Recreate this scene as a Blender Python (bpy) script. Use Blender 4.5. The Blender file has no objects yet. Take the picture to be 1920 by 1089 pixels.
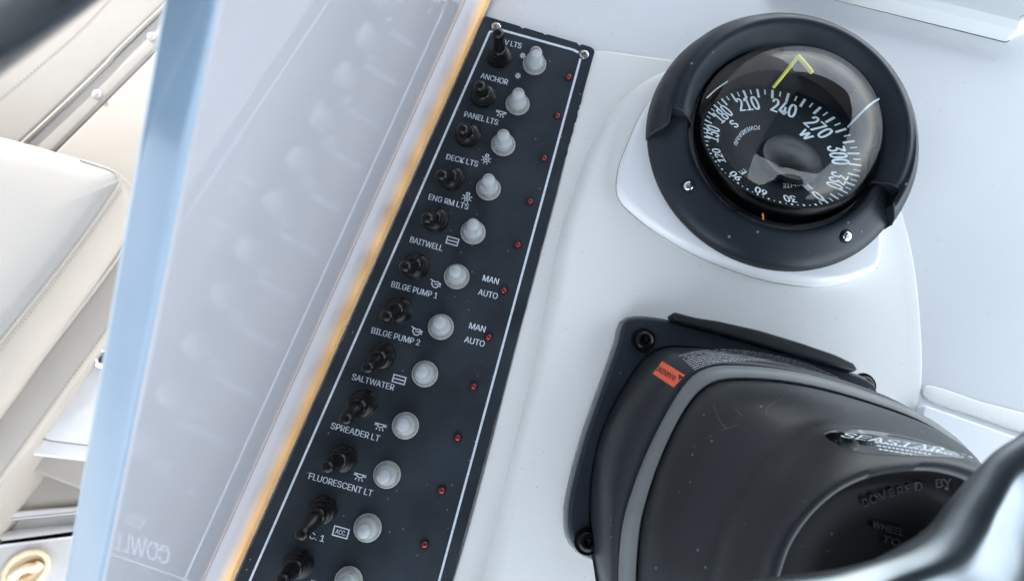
import bpy, bmesh, math, random
from mathutils import Vector, Matrix
from mathutils.bvhtree import BVHTree
random.seed(7)
MM = 0.001
# ------------------------------------------------------------------ camera (all build coordinates are in millimetres)
CAM = Vector((70.878, -218.907, 331.448)); FPX = 1250.0
RX = Vector((0.95526306, 0.29302162, 0.04013489))
RY = Vector((0.29467121, -0.93133067, -0.21399078))
RZ = Vector((-0.02532507, 0.21624409, -0.97601083))
scene = bpy.context.scene
cd = bpy.data.cameras.new('camera'); cam = bpy.data.objects.new('camera', cd)
scene.collection.objects.link(cam); scene.camera = cam
cam.matrix_world = Matrix(((RX.x, -RY.x, -RZ.x, CAM.x * MM), (RX.y, -RY.y, -RZ.y, CAM.y * MM),
                           (RX.z, -RY.z, -RZ.z, CAM.z * MM), (0, 0, 0, 1)))
cd.sensor_width = 36; cd.lens = FPX / 1920 * 36; cd.clip_start = 0.005; cd.clip_end = 3000
cd.dof.use_dof = True; cd.dof.focus_distance = 0.318; cd.dof.aperture_fstop = 15.0
# ------------------------------------------------------------------ world and sun
SUN_EL, SUN_AZ = math.radians(9), math.radians(150)     # azimuth measured from +x, counter-clockwise
world = bpy.data.worlds.new('World'); scene.world = world; world.use_nodes = True
wn = world.node_tree; wn.nodes.clear()
sky = wn.nodes.new('ShaderNodeTexSky'); sky.sky_type = 'NISHITA'; sky.sun_disc = False
sky.sun_elevation = SUN_EL; sky.sun_rotation = math.pi / 2 - SUN_AZ
sky.air_density = 1.0; sky.dust_density = 1.0; sky.ozone_density = 1.0
cl = wn.nodes.new('ShaderNodeTexNoise'); cl.inputs['Scale'].default_value = 3.2; cl.inputs['Detail'].default_value = 8
cr = wn.nodes.new('ShaderNodeMapRange'); cr.inputs[1].default_value = .25; cr.inputs[2].default_value = .85; cr.inputs[3].default_value = .35
tc = wn.nodes.new('ShaderNodeTexCoord'); wn.links.new(tc.outputs['Generated'], cl.inputs['Vector'])
wn.links.new(cl.outputs['Fac'], cr.inputs[0])
mx = wn.nodes.new('ShaderNodeMix'); mx.data_type = 'RGBA'
wn.links.new(cr.outputs[0], mx.inputs[0]); wn.links.new(sky.outputs[0], mx.inputs[6]); mx.inputs[7].default_value = (6.0, 6.42, 7.1, 1)
bg = wn.nodes.new('ShaderNodeBackground'); bg.inputs[1].default_value = 0.15
wo = wn.nodes.new('ShaderNodeOutputWorld')
wn.links.new(mx.outputs[2], bg.inputs[0]); wn.links.new(bg.outputs[0], wo.inputs[0])
sd = bpy.data.lights.new('sun', 'SUN'); sd.energy = 2.0; sd.angle = math.radians(.6); sd.color = (1, .93, .84)
sun = bpy.data.objects.new('sun', sd); scene.collection.objects.link(sun)
sdir = Vector((math.cos(SUN_EL) * math.cos(SUN_AZ), math.cos(SUN_EL) * math.sin(SUN_AZ), math.sin(SUN_EL)))
sun.rotation_euler = sdir.to_track_quat('Z', 'Y').to_euler(); sun.location = (0, 0, 5)
vs = scene.view_settings
vs.view_transform = 'Standard'; vs.look = 'None'; vs.exposure = 2.86; vs.gamma = 1.0
try: vs.use_curve_mapping = False
except Exception: pass

# ------------------------------------------------------------------ geometry helpers
def ray(px, py): return (RX * ((px - 960) / FPX) + RY * ((py - 544.5) / FPX) + RZ)
def P(px, py, z=0.0):
    """Point of the plane at height z (mm above the switch plate) that the photograph shows at px, py."""
    d = ray(px, py); return CAM + d * ((z - CAM.z) / d.z)
def link(o): scene.collection.objects.link(o)
def thing(name, label, cat, loc, group=None):
    o = bpy.data.objects.new(name, None); link(o); o.empty_display_size = .02
    o.location = Vector(loc) * MM; o['label'] = label; o['category'] = cat
    if group: o['group'] = group
    return o
def origin_of(parent):
    v = Vector((0, 0, 0)); p = parent
    while p is not None: v += p.location; p = p.parent
    return v
def add(name, me, mat, parent=None, loc=None, label=None, kind=None):
    """me is in world mm: moved to the part's own origin and scaled to metres."""
    o = bpy.data.objects.new(name, me); link(o)
    base = origin_of(parent)
    l = Vector(loc) * MM if loc is not None else base
    for v in me.vertices: v.co = v.co * MM - l
    o.location = l - base; o.parent = parent
    if mat is not None:
        me.materials.clear(); me.materials.append(mat)
    if label: o['label'] = label
    if kind: o['kind'] = kind
    return o
def mesh(verts, faces, smooth=True, angle=None):
    me = bpy.data.meshes.new('mesh'); me.from_pydata([tuple(v) for v in verts], [], faces)
    bm = bmesh.new(); bm.from_mesh(me); bmesh.ops.recalc_face_normals(bm, faces=bm.faces)
    if angle:
        for e in bm.edges:
            if len(e.link_faces) == 2 and e.calc_face_angle() > math.radians(angle): e.smooth = False
    for f in bm.faces: f.smooth = smooth
    bm.to_mesh(me); bm.free(); return me
def loft(loops, closed=True, cap0=False, cap1=False, angle=50, smooth=True):
    n = len(loops[0]); vs_ = [v for l in loops for v in l]; fs = []
    for i in range(len(loops) - 1):
        for j in range(n if closed else n - 1):
            k = (j + 1) % n
            fs.append((i * n + j, i * n + k, (i + 1) * n + k, (i + 1) * n + j))
    if cap0: fs.append(tuple(range(n)))
    if cap1: fs.append(tuple((len(loops) - 1) * n + j for j in range(n)))
    return mesh(vs_, fs, smooth, angle)
def join(meshes):
    vs_, fs, sm = [], [], []
    for m in meshes:
        b = len(vs_); vs_ += [v.co.copy() for v in m.vertices]
        for p in m.polygons: fs.append(tuple(b + i for i in p.vertices)); sm.append(p.use_smooth)
    me = bpy.data.meshes.new('mesh'); me.from_pydata([tuple(v) for v in vs_], [], fs)
    for p, s in zip(me.polygons, sm): p.use_smooth = s
    return me
def spline(pts, per=8, closed=True):
    pts = [Vector(p) for p in pts]; n = len(pts); out = []
    for i in range(n if closed else n - 1):
        if closed: p0, p1, p2, p3 = pts[i - 1], pts[i], pts[(i + 1) % n], pts[(i + 2) % n]
        else: p0, p1, p2, p3 = pts[max(i - 1, 0)], pts[i], pts[i + 1], pts[min(i + 2, n - 1)]
        for k in range(per):
            t = k / per
            out.append(.5 * ((2 * p1) + (p2 - p0) * t + (2 * p0 - 5 * p1 + 4 * p2 - p3) * t * t + (3 * p1 - p0 - 3 * p2 + p3) * t ** 3))
    if not closed: out.append(pts[-1].copy())
    return out
def offset(poly, d):
    """inset a closed outline (list of xy) by d towards its inside"""
    n = len(poly); area = sum(poly[i][0] * poly[(i + 1) % n][1] - poly[(i + 1) % n][0] * poly[i][1] for i in range(n))
    s = 1 if area > 0 else -1; out = []
    for i in range(n):
        a, b, c = Vector(poly[i - 1][:2]), Vector(poly[i][:2]), Vector(poly[(i + 1) % n][:2])
        e1 = (b - a).normalized(); e2 = (c - b).normalized()
        n1 = Vector((-e1.y, e1.x)) * s; n2 = Vector((-e2.y, e2.x)) * s
        m = (n1 + n2); m = m.normalized() if m.length > 1e-6 else n1
        out.append(b + m * (d / max(.35, m.dot(n1))))
    return out
def pad(outline, z0, z1, r=2.0, steps=5, dz=None):
    """slab with a rounded upper edge; outline is xy in mm"""
    o2 = [Vector(p[:2]) for p in outline]; dz = r if dz is None else dz
    loops = [[Vector((p.x, p.y, z0)) for p in o2]]
    for k in range(steps + 1):
        a = math.pi / 2 * k / steps
        q = offset(o2, r * (1 - math.cos(a)))
        loops.append([Vector((p.x, p.y, z1 - dz + dz * math.sin(a))) for p in q])
    return loft(loops, True, False, True, 50)
def flat(pxs, z): return [P(x, y, z) for x, y in pxs]
def round_poly(pts, r, seg=5):
    """rounded corners; pts 2-D, r number or list"""
    out = []; n = len(pts); pts = [Vector(p[:2]) for p in pts]
    for i in range(n):
        rr = r[i] if isinstance(r, (list, tuple)) else r
        a, b, c = pts[i - 1], pts[i], pts[(i + 1) % n]
        if rr <= 0: out.append(b); continue
        u = (a - b).normalized(); v = (c - b).normalized(); l = min(rr, (a - b).length * .45, (c - b).length * .45)
        p0, p1 = b + u * l, b + v * l
        for k in range(seg + 1):
            t = k / seg; out.append((1 - t) ** 2 * p0 + 2 * t * (1 - t) * b + t * t * p1)
    return out
def frame(d):
    d = Vector(d).normalized(); u = d.cross(Vector((0, 1, 0)) if abs(d.y) < .9 else Vector((1, 0, 0))).normalized(); return d, u, d.cross(u)
def lathe(prof, c, axis=(0, 0, 1), seg=32, cap=True, angle=40, wob=None):
    d, u, v = frame(axis); c = Vector(c); loops = []
    for r, h in prof:
        loops.append([c + d * h + (u * math.cos(2 * math.pi * k / seg) + v * math.sin(2 * math.pi * k / seg)) * (r * (wob(k / seg, h) if wob else 1)) for k in range(seg)])
    return loft(loops, True, cap, cap, angle)
def tube(path, r, seg=12, closed=False, cap=True):
    path = [Vector(p) for p in path]; n = len(path); loops = []; prev = None
    for i, p in enumerate(path):
        t = (path[(i + 1) % n] - path[i - 1]) if closed else (path[min(i + 1, n - 1)] - path[max(i - 1, 0)])
        t.normalize()
        if prev is None: _, u, _v = frame(t)
        else: u = (prev - t * prev.dot(t)).normalized()
        prev = u; w = t.cross(u); rr = r[i] if isinstance(r, (list, tuple)) else r
        loops.append([p + (u * math.cos(2 * math.pi * k / seg) + w * math.sin(2 * math.pi * k / seg)) * rr for k in range(seg)])
    if closed: loops.append(loops[0]); return loft(loops, True, False, False, 60)
    return loft(loops, True, cap, cap, 60)
# surfaces that print can lie on: px -> point
def on_plane(z): return lambda x, y: P(x, y, z)
def on_mesh(me, lift=.12):
    """me: mesh still in mm"""
    bvh = BVHTree.FromPolygons([v.co.copy() for v in me.vertices], [tuple(p.vertices) for p in me.polygons])
    def f(x, y):
        d = ray(x, y).normalized(); h = bvh.ray_cast(CAM, d)
        return (h[0] - d * lift) if h[0] is not None else None
    return f
_font_cache = {}
SANS = None
try:      # Blender's own bundled interface typeface, if this build has it (the built-in one otherwise)
    import os
    _f = os.path.join(bpy.utils.system_resource('DATAFILES'), 'fonts', 'Inter.woff2')
    if os.path.exists(_f): SANS = bpy.data.fonts.load(_f)
except Exception: SANS = None
def font_mesh(s, bold=.0, shear=0):
    bold = 0; key = (s, bold, shear)
    if key in _font_cache: return _font_cache[key]
    cu = bpy.data.curves.new('t', 'FONT'); cu.body = s; cu.offset = bold; cu.resolution_u = 3; cu.shear = shear; cu.space_character = .97
    if SANS: cu.font = SANS
    ob = bpy.data.objects.new('t', cu); link(ob)
    me = bpy.data.meshes.new_from_object(ob.evaluated_get(bpy.context.evaluated_depsgraph_get()))
    vs_ = [(v.co.x, v.co.y) for v in me.vertices]; fs = [tuple(p.vertices) for p in me.polygons]
    bpy.data.objects.remove(ob); bpy.data.curves.remove(cu); bpy.data.meshes.remove(me)
    _font_cache[key] = (vs_, fs); return vs_, fs
CAPH = max(v[1] for v in font_mesh('H')[0])
def mesh2(vs_, fs):
    fs = [f for f in fs if all(vs_[i] is not None for i in f)]
    vs_ = [v if v is not None else Vector((0, 0, 0)) for v in vs_]
    me = bpy.data.meshes.new('mesh'); me.from_pydata([tuple(v) for v in vs_], [], fs); return me
def print_text(s, p0, p1, cap, surf, bold=.0, shear=0, up=None):
    """flat lettering: baseline from p0 to p1 (photo px), capital height cap px, laid on a surface"""
    v2, fs = font_mesh(s, bold, shear); x0 = min(v[0] for v in v2); x1 = max(v[0] for v in v2)
    p0, p1 = Vector(p0), Vector(p1); e = p1 - p0; L = e.length; ex = e / L
    u = Vector(up) if up else Vector((ex.y, -ex.x))
    def one(dx, dl):
        out = []
        for x, y in v2:
            q = p0 + e * ((x - x0) / (x1 - x0)) + u * (y / CAPH * cap) + ex * dx; h = surf(*q)
            out.append(None if h is None else h - ray(*q).normalized() * dl)
        return mesh2(out, fs)
    if not bold: return one(0, 0)
    k = bold * cap * .9
    return join([one(-k, 0), one(k, .02), one(0, .01)])
def strokes(lines, w, surf):
    vs_, fs = [], []
    for ln in lines:
        pts = [Vector(p) for p in ln]
        n = len(pts); closed = (pts[0] - pts[-1]).length < 1e-4 and n > 2
        if closed: pts = pts[:-1]; n -= 1
        b = len(vs_)
        for i in range(n):
            if closed: t0 = (pts[i] - pts[i - 1]).normalized(); t1 = (pts[(i + 1) % n] - pts[i]).normalized()
            else:
                t1 = (pts[min(i + 1, n - 1)] - pts[min(i, n - 2)]).normalized(); t0 = (pts[max(i, 1)] - pts[max(i - 1, 0)]).normalized()
            m = Vector((-(t0 + t1).y, (t0 + t1).x)); m = m.normalized() if m.length > 1e-6 else Vector((-t0.y, t0.x))
            k = w / 2 / max(.5, m.dot(Vector((-t0.y, t0.x))))
            vs_.append(surf(*(pts[i] + m * k))); vs_.append(surf(*(pts[i] - m * k)))
        for i in range(n if closed else n - 1):
            j = (i + 1) % n; fs.append((b + 2 * i, b + 2 * j, b + 2 * j + 1, b + 2 * i + 1))
    return mesh2(vs_, fs)

# ------------------------------------------------------------------ materials
def nd(nt, t, **k):
    n = nt.nodes.new(t)
    for a, b in k.items(): setattr(n, a, b)
    return n
def material(name, col, rough=.5, metal=0, var=.06, scale=40, bump=0, bscale=200, coat=0, spec=.5, trans=0, ior=1.45,
             specks=0, speck_col=(.6, .6, .6), speck_scale=900, col2=None, c2scale=15, c2lo=.5, c2hi=.7, rvar=0, alpha=None, sss=0, sheen=0, coat_rough=.05):
    m = bpy.data.materials.new(name); m.use_nodes = True; nt = m.node_tree; b = nt.nodes['Principled BSDF']
    tcn = nd(nt, 'ShaderNodeTexCoord'); geo = nd(nt, 'ShaderNodeNewGeometry'); V = geo.outputs['Position']
    def noise(sc, det=4):
        n = nd(nt, 'ShaderNodeTexNoise'); n.inputs['Scale'].default_value = sc; n.inputs['Detail'].default_value = det
        nt.links.new(V, n.inputs['Vector']); return n
    def mr(inp, a, c, lo=0., hi=1.):
        n = nd(nt, 'ShaderNodeMapRange'); n.inputs[1].default_value = a; n.inputs[2].default_value = c; n.inputs[3].default_value = lo; n.inputs[4].default_value = hi
        nt.links.new(inp, n.inputs[0]); return n.outputs[0]
    def mixc(f, a, c):
        n = nd(nt, 'ShaderNodeMix', data_type='RGBA')
        if isinstance(f, float): n.inputs[0].default_value = f
        else: nt.links.new(f, n.inputs[0])
        for i, s in ((6, a), (7, c)):
            if isinstance(s, tuple): n.inputs[i].default_value = (*s[:3], 1)
            else: nt.links.new(s, n.inputs[i])
        return n.outputs[2]
    c = tuple(col)
    out = mixc(mr(noise(scale, 6).outputs['Fac'], .3, .7), tuple(x * (1 - var) for x in c), tuple(min(1, x * (1 + var)) for x in c))
    if col2: out = mixc(mr(noise(c2scale, 8).outputs['Fac'], c2lo, c2hi), out, tuple(col2))
    if specks:
        v = nd(nt, 'ShaderNodeTexVoronoi'); v.inputs['Scale'].default_value = speck_scale; nt.links.new(V, v.inputs['Vector'])
        sz = nd(nt, 'ShaderNodeSeparateColor'); nt.links.new(v.outputs['Color'], sz.inputs[0])
        th = nd(nt, 'ShaderNodeMath', operation='GREATER_THAN'); nt.links.new(sz.outputs[0], th.inputs[0]); th.inputs[1].default_value = 1 - specks
        di = mr(v.outputs['Distance'], .12, .3, 1, 0)
        mu = nd(nt, 'ShaderNodeMath', operation='MULTIPLY'); nt.links.new(th.outputs[0], mu.inputs[0]); nt.links.new(di, mu.inputs[1])
        out = mixc(mu.outputs[0], out, tuple(speck_col))
    nt.links.new(out, b.inputs['Base Color'])
    if rvar: nt.links.new(mr(noise(scale * 1.7, 6).outputs['Fac'], .3, .7, max(0, rough - rvar), rough + rvar), b.inputs['Roughness'])
    else: b.inputs['Roughness'].default_value = rough
    b.inputs['Metallic'].default_value = metal; b.inputs['IOR'].default_value = ior
    b.inputs['Specular IOR Level'].default_value = spec; b.inputs['Transmission Weight'].default_value = trans
    b.inputs['Coat Weight'].default_value = coat; b.inputs['Coat Roughness'].default_value = coat_rough
    if sss:
        b.inputs['Subsurface Weight'].default_value = sss; b.inputs['Subsurface Scale'].default_value = .003; b.inputs['Subsurface Radius'].default_value = (1, .6, .35)
    if bump:
        bn = nd(nt, 'ShaderNodeBump'); bn.inputs['Strength'].default_value = bump; bn.inputs['Distance'].default_value = .0005
        nt.links.new(noise(bscale, 5).outputs['Fac'], bn.inputs['Height']); nt.links.new(bn.outputs[0], b.inputs['Normal'])
    return m
gel = material('gelcoat', (.80, .82, .83), .3, col2=(.75, .78, .79), c2scale=9, c2lo=.3, c2hi=.9, bump=.10, bscale=900, var=.02, scale=25, specks=.012, speck_col=(.5, .5, .48), speck_scale=650)
gel2 = material('cream_gelcoat', (.83, .83, .80), .34, col2=(.78, .79, .77), c2scale=10, c2lo=.3, c2hi=.9, bump=.12, bscale=900, var=.025, scale=20, specks=.012, speck_col=(.5, .49, .46), speck_scale=650)
gel_white = material('white_pad_gelcoat', (.86, .88, .89), .22, bump=.06, bscale=700, var=.02, scale=30, col2=(.55, .6, .6), c2scale=60, c2lo=.66, c2hi=.85)
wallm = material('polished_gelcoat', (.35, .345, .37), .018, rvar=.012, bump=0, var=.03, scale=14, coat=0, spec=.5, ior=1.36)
rimm = material('sky_tinted_rim', (.16, .225, .30), .10, bump=.04, bscale=250, var=.05, scale=40)  # top edge of the wall, blue sky light put into the base colour
boxm = material('box_gelcoat', (.52, .54, .54), .35, bump=.12, bscale=700, var=.02)
platem = material('switch_plate', (.033, .039, .046), .5, spec=.03, bump=.05, bscale=1500, var=.25, scale=30, specks=.012, speck_col=(.25, .28, .3), speck_scale=700, col2=(.035, .05, .065), c2scale=45, c2lo=.52, c2hi=.85, rvar=.08)
inkm = material('white_ink', (.62, .68, .74), .5, var=.12, scale=600)
rubber = material('black_rubber', (.0035, .0035, .004), .30, spec=.25, bump=.02, bscale=500, var=.2, scale=200, specks=.01, speck_col=(.15, .15, .15), speck_scale=900)
silicone = material('clear_silicone', (.74, .74, .71), .16, trans=.8, ior=1.25, var=.05, scale=200, bump=.1, bscale=400, sss=0)
collarm = material('collar_grey', (.34, .34, .32), .35, var=.15, scale=400)
corem = material('white_button', (.50, .56, .62), .3, var=.04)
redm = material('red_lens', (.15, .010, .016), .12, var=.2, scale=500)
darkhole = material('black_bezel', (.008, .008, .008), .5)
screwm = material('stainless_screw', (.55, .55, .52), .28, metal=1, var=.2, scale=500, col2=(.22, .17, .11), c2scale=600, c2lo=.52, c2hi=.62)
screwc = material('polished_screw', (.75, .76, .78), .14, metal=1, var=.05)
blackp = material('black_plastic', (.018, .024, .032), .42, spec=.35, bump=.12, bscale=1800, var=.12, scale=50, rvar=.06, specks=.02, speck_col=(.25, .28, .3), speck_scale=330)
bowlm = material('bowl_black', (.006, .007, .008), .4, spec=.3)
brownm = material('bowl_wall', (.05, .042, .037), .6, spec=.2)
cardm = material('compass_card', (.004, .008, .011), .6, var=.2, spec=.15)
cardink = material('card_ink', (.74, .82, .86), .6, var=.03)
yellowm = material('yellow_line', (.85, .80, .10), .4)
whitem = material('white_line', (.6, .63, .66), .4)
orangem = material('orange_line', (.8, .2, .05), .4)
helmm = material('helm_black', (.016, .018, .021), .42, bump=.08, bscale=1500, var=.18, scale=30, rvar=.06, specks=.03, speck_col=(.16, .17, .18), speck_scale=420)
helm2 = material('helm_base', (.020, .023, .027), .36, spec=.4, bump=.06, bscale=1500, var=.15, scale=30, rvar=.06, specks=.02, speck_col=(.2, .2, .2), speck_scale=420)
trimm = material('grey_trim', (.17, .18, .18), .42, bump=.05, bscale=900, var=.08, scale=40)
gasketm = material('grey_gasket', (.17, .19, .20), .5, var=.08)
hubm = material('hub_black', (.003, .003, .0035), .5, spec=.2, bump=.1, bscale=1500, var=.2, specks=.02, speck_col=(.12, .12, .12), speck_scale=420)
letterm = material('hub_letter', (.034, .037, .041), .35, bump=.2, bscale=1200)
glossb = material('gloss_badge', (.006, .006, .007), .05, coat=1, var=.1)
redlab = material('orange_label', (.85, .13, .055), .4, var=.03)
blackink = material('black_ink', (.02, .015, .015), .5)
scratchm = material('scratch_grey', (.12, .12, .13), .5)
greyink = material('grey_ink', (.42, .43, .45), .5, var=.3, scale=900)
chrome = material('polished_stainless', (.23, .25, .255), .28, metal=1, var=.04, scale=30, bump=.25, bscale=22)
vinyl = material('cream_vinyl', (.255, .24, .222), .55, bump=.5, bscale=1400, var=.02, scale=18)
vinyl2 = material('white_vinyl', (.225, .223, .22), .6, bump=.5, bscale=1400, var=.02, scale=18)
threadm = material('stitch_thread', (.16, .145, .125), .8)
snapm = material('snap_cap', (.42, .41, .40), .25, var=.05)
deckm = material('hatch_gelcoat', (.42, .425, .44), .4, bump=.3, bscale=900, var=.02)
yellowg = material('yellowed_plastic', (.68, .56, .40), .35, var=.12, scale=120)
yellowd = material('aged_brown', (.34, .21, .09), .4, var=.2, scale=120)
railm = material('black_foam', (.012, .015, .018), .22, var=.3)
roofm = material('hardtop_gelcoat', (.62, .60, .56), .4, var=.03, scale=3)
caulkm = material('grey_caulk', (.30, .29, .27), .6, var=.3, scale=300)
blockerm = material('blocker_navy', (.045, .055, .075), .8, var=.05)
seam = material('dark_gap', (.05, .045, .04), .8)
watern = material('sea_water', (.02, .06, .08), .08, bump=.6, bscale=2)

def glass_material():
    m = bpy.data.materials.new('dome_glass'); m.use_nodes = True; nt = m.node_tree; nt.nodes.clear()
    o = nd(nt, 'ShaderNodeOutputMaterial'); mixs = nd(nt, 'ShaderNodeMixShader'); fr = nd(nt, 'ShaderNodeFresnel'); fr.inputs[0].default_value = 1.52
    tr = nd(nt, 'ShaderNodeBsdfTransparent'); tr.inputs[0].default_value = (.9, .93, .94, 1)
    gl = nd(nt, 'ShaderNodeBsdfGlossy'); gl.inputs['Roughness'].default_value = .015
    ad = nd(nt, 'ShaderNodeMath', operation='MULTIPLY_ADD'); ad.inputs[1].default_value = .6; ad.inputs[2].default_value = .01
    nt.links.new(fr.outputs[0], ad.inputs[0]); nt.links.new(ad.outputs[0], mixs.inputs[0])
    nt.links.new(tr.outputs[0], mixs.inputs[1]); nt.links.new(gl.outputs[0], mixs.inputs[2]); nt.links.new(mixs.outputs[0], o.inputs[0])
    return m
glassm = glass_material()

# mirror-like inner face of the coaming wall: plane n.p = d
WN = Vector((0.9911052, -0.0636110, -0.1168937)); WD = -6.0935
def wall_x(y, z, t=0): return (WD - t - WN.y * y - WN.z * z) / WN.x
def on_wall(px, py, t=0):
    d = ray(px, py); return CAM + d * ((WD - t - WN.dot(CAM)) / WN.dot(d))

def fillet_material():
    """pale fillet with an orange sunlight glow painted in along the joint (follows the joint's own cross coordinate)"""
    m = bpy.data.materials.new('glow_fillet'); m.use_nodes = True; nt = m.node_tree; b = nt.nodes['Principled BSDF']
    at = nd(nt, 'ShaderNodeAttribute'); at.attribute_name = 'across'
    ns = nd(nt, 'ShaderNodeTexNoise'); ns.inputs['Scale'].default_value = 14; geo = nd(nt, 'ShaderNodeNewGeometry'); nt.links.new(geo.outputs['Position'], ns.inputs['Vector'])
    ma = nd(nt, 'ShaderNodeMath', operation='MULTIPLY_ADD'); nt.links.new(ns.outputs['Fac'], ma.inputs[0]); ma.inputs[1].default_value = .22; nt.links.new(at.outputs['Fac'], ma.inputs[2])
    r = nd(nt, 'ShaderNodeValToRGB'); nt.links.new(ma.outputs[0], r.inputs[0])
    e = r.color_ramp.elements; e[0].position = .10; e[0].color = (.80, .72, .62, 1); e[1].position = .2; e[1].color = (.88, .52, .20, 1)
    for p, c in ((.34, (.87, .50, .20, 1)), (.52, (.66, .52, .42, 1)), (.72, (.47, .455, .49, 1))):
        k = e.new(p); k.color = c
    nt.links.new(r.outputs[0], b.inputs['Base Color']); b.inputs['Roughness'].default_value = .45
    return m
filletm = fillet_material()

# ================================================================== SETTING
def sheet(pts): return mesh(pts, [tuple(range(len(pts)))], False)
Z = 1e6
add('sea', sheet([(-Z, -Z, -2300), (Z, -Z, -2300), (Z, Z, -2300), (-Z, Z, -2300)]), watern, kind='structure')
add('cockpit_deck', pad([(-2600, -2200), (1500, -2200), (1500, 2200), (-2600, 2200)], -860, -760, 20), deckm, kind='structure')

# ------------------------------------------------------------------ the console moulding
con = thing('helm_console', 'white gelcoat helm console that carries the switch panel, compass and steering helm', 'console', (100, -150, -3))
ZB = -3.0
def lx(y): return wall_x(y, ZB)
top = [(lx(-900), -900), (1100, -900), (1100, 500), (lx(500), 500)]
add('console_top', pad(top, -60, ZB, .01, 1), gel, con)
add('console_body', pad(offset(top, 12), -759, -61, .01, 1), gel, con)
# low step right of the switch panel
stepA = spline([P(*p, 0)[:2] for p in [(1090, 130), (1113, 93), (1200, 101), (1330, 124), (1450, 190), (1480, 420), (1480, 760), (1400, 1000), (1050, 1500), (700, 1900), (560, 1800), (700, 1400), (848, 1085), (980, 590), (1050, 330)]], 6)
add('panel_step', pad(stepA, ZB - 1, -1.2, 1.6, 4), gel2, con)
podB = [(722, 1700), (790, 1400), (905, 1085), (958, 860), (1000, 690), (1030, 540), (1052, 430), (1080, 345), (1112, 262), (1160, 190), (1222, 138), (1300, 113),
        (1420, 108), (1560, 150), (1650, 270), (1700, 370), (1728, 470), (1742, 580), (1747, 690), (1738, 752), (1700, 860), (1660, 1200), (1500, 1700), (1000, 2200)]
podB = spline([P(*p, 5)[:2] for p in podB], 8)
pod_me = pad(podB, ZB - 1, 5.5, 8.0, 10, 7.5)
for v in pod_me.vertices:
    k = min(1, max(0, (v.co.x - 130) / 110)); k = k * k * (3 - 2 * k)
    if v.co.z > ZB: v.co.z = ZB + (v.co.z - ZB) * (1 - .97 * k)
add('instrument_pod', pod_me, gel2, con)
# lower fascia at the right
fas = round_poly([P(*p, 0)[:2] for p in [(1728, 757), (1925, 826), (2600, 1060), (2600, 1900), (1500, 1900)]], [3, 0, 0, 0, 0])
add('fascia_step', pad(fas, ZB - 1, 1.2, 1.5, 4), gel, con)
rdg = spline([P(*p, -2)[:2] for p in [(1745, 722), (1840, 752), (1930, 776), (2100, 830), (2100, 856), (1925, 812), (1835, 782), (1738, 748)]], 6)
add('fascia_lip', pad(rdg, ZB - 1, -2.2, .8, 3), gel2, con)
# coaming wall left of the panel, polished on its inner face
a1, a0 = on_wall(410, 0), on_wall(190, 1089)
dy = (a1 - a0) / (a1.y - a0.y)
def edge(y): p = a0 + dy * (y - a0.y); return max(p.z, 30)
ys = [-600, -460, -340, -300, -a0.y * -1, -250, -220, -190, -168, -140, -100, -60]
ys = sorted(ys)
TH = 9.0
sec = []
yy = [-700 + 20 * i for i in range(61)]
def wall_section(y):
    zt = edge(y); out = []
    def pt(t, z): return Vector((wall_x(y, z, t), y, z))
    out.append(pt(0, ZB - 20)); out.append(pt(0, 0)); 
    for k in range(9): out.append(pt(0, 2 + (zt - 5) * k / 8))
    r = 2.2
    for k in range(1, 7):
        a = math.pi / 2 * k / 6; out.append(pt(r * (1 - math.cos(a)), zt - r + r * math.sin(a)))
    out.append(pt(TH * .5, zt + .2))
    for k in range(0, 7):
        a = math.pi / 2 * k / 6; out.append(pt(TH - 1.2 + 1.2 * math.sin(a), zt - 1.2 + 1.2 * math.cos(a)))
    out.append(pt(TH, zt * .5)); out.append(pt(TH, ZB - 20))
    return out
secs = [wall_section(y) for y in yy]
fsz = len(secs[0])
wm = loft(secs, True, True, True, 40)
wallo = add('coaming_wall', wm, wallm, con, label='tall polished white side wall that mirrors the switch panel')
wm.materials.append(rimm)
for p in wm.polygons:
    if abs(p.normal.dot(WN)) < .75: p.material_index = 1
    elif abs(p.normal.dot(WN)) > .9999: p.use_smooth = False
# joint between panel and wall, sunlight through the seam painted in orange
loops = []; acr = []
NS = 14
for i in range(60):
    y = -640 + i * 18.0
    # panel's left edge line in plan
    pe = P(908, 30, 0); pb = P(438.5, 1089, 0); t = (y - pe.y) / (pb.y - pe.y); xe = pe.x + (pb.x - pe.x) * t - .4
    xw = wall_x(y, 33, -.12); l = []
    for k in range(NS + 1):
        s = k / NS
        if s < .1: q = Vector((xe - s * 10 * 0.9, y, -1.1)); 
        else:
            a = (s - .1) / .9; x0 = xe - .9
            zz = -1.1 + 34 * (1 - math.cos(a * math.pi / 2)); q = Vector((x0 + (wall_x(y, max(zz, 0), -.12) - x0) * math.sin(a * math.pi / 2) ** .8, y, zz))
        l.append(q)
    loops.append(l)
fm = loft(loops, False, False, False, None)
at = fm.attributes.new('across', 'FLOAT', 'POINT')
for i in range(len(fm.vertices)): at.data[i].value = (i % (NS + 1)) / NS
add('glow_joint', fm, filletm, con, label='joint along the foot of the wall with an orange sunlight glow painted in')
# pad under the compass
padpx = [(1157, 350), (1163, 372), (1180, 392), (1230, 432), (1300, 473), (1380, 503), (1450, 521), (1530, 530), (1590, 524), (1636, 506), (1648, 486), (1651, 440), (1652, 390), (1640, 300), (1600, 200), (1500, 110), (1400, 100), (1300, 128), (1240, 165), (1203, 212), (1180, 262), (1162, 310)]
cp = spline([P(*p, 8)[:2] for p in padpx], 5)
pad_me = pad(cp, ZB + .5, 11.5, 3.2, 7, 4.0)
add('compass_pad', pad_me, gel_white, con, label='raised glossy white pad under the compass')

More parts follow.
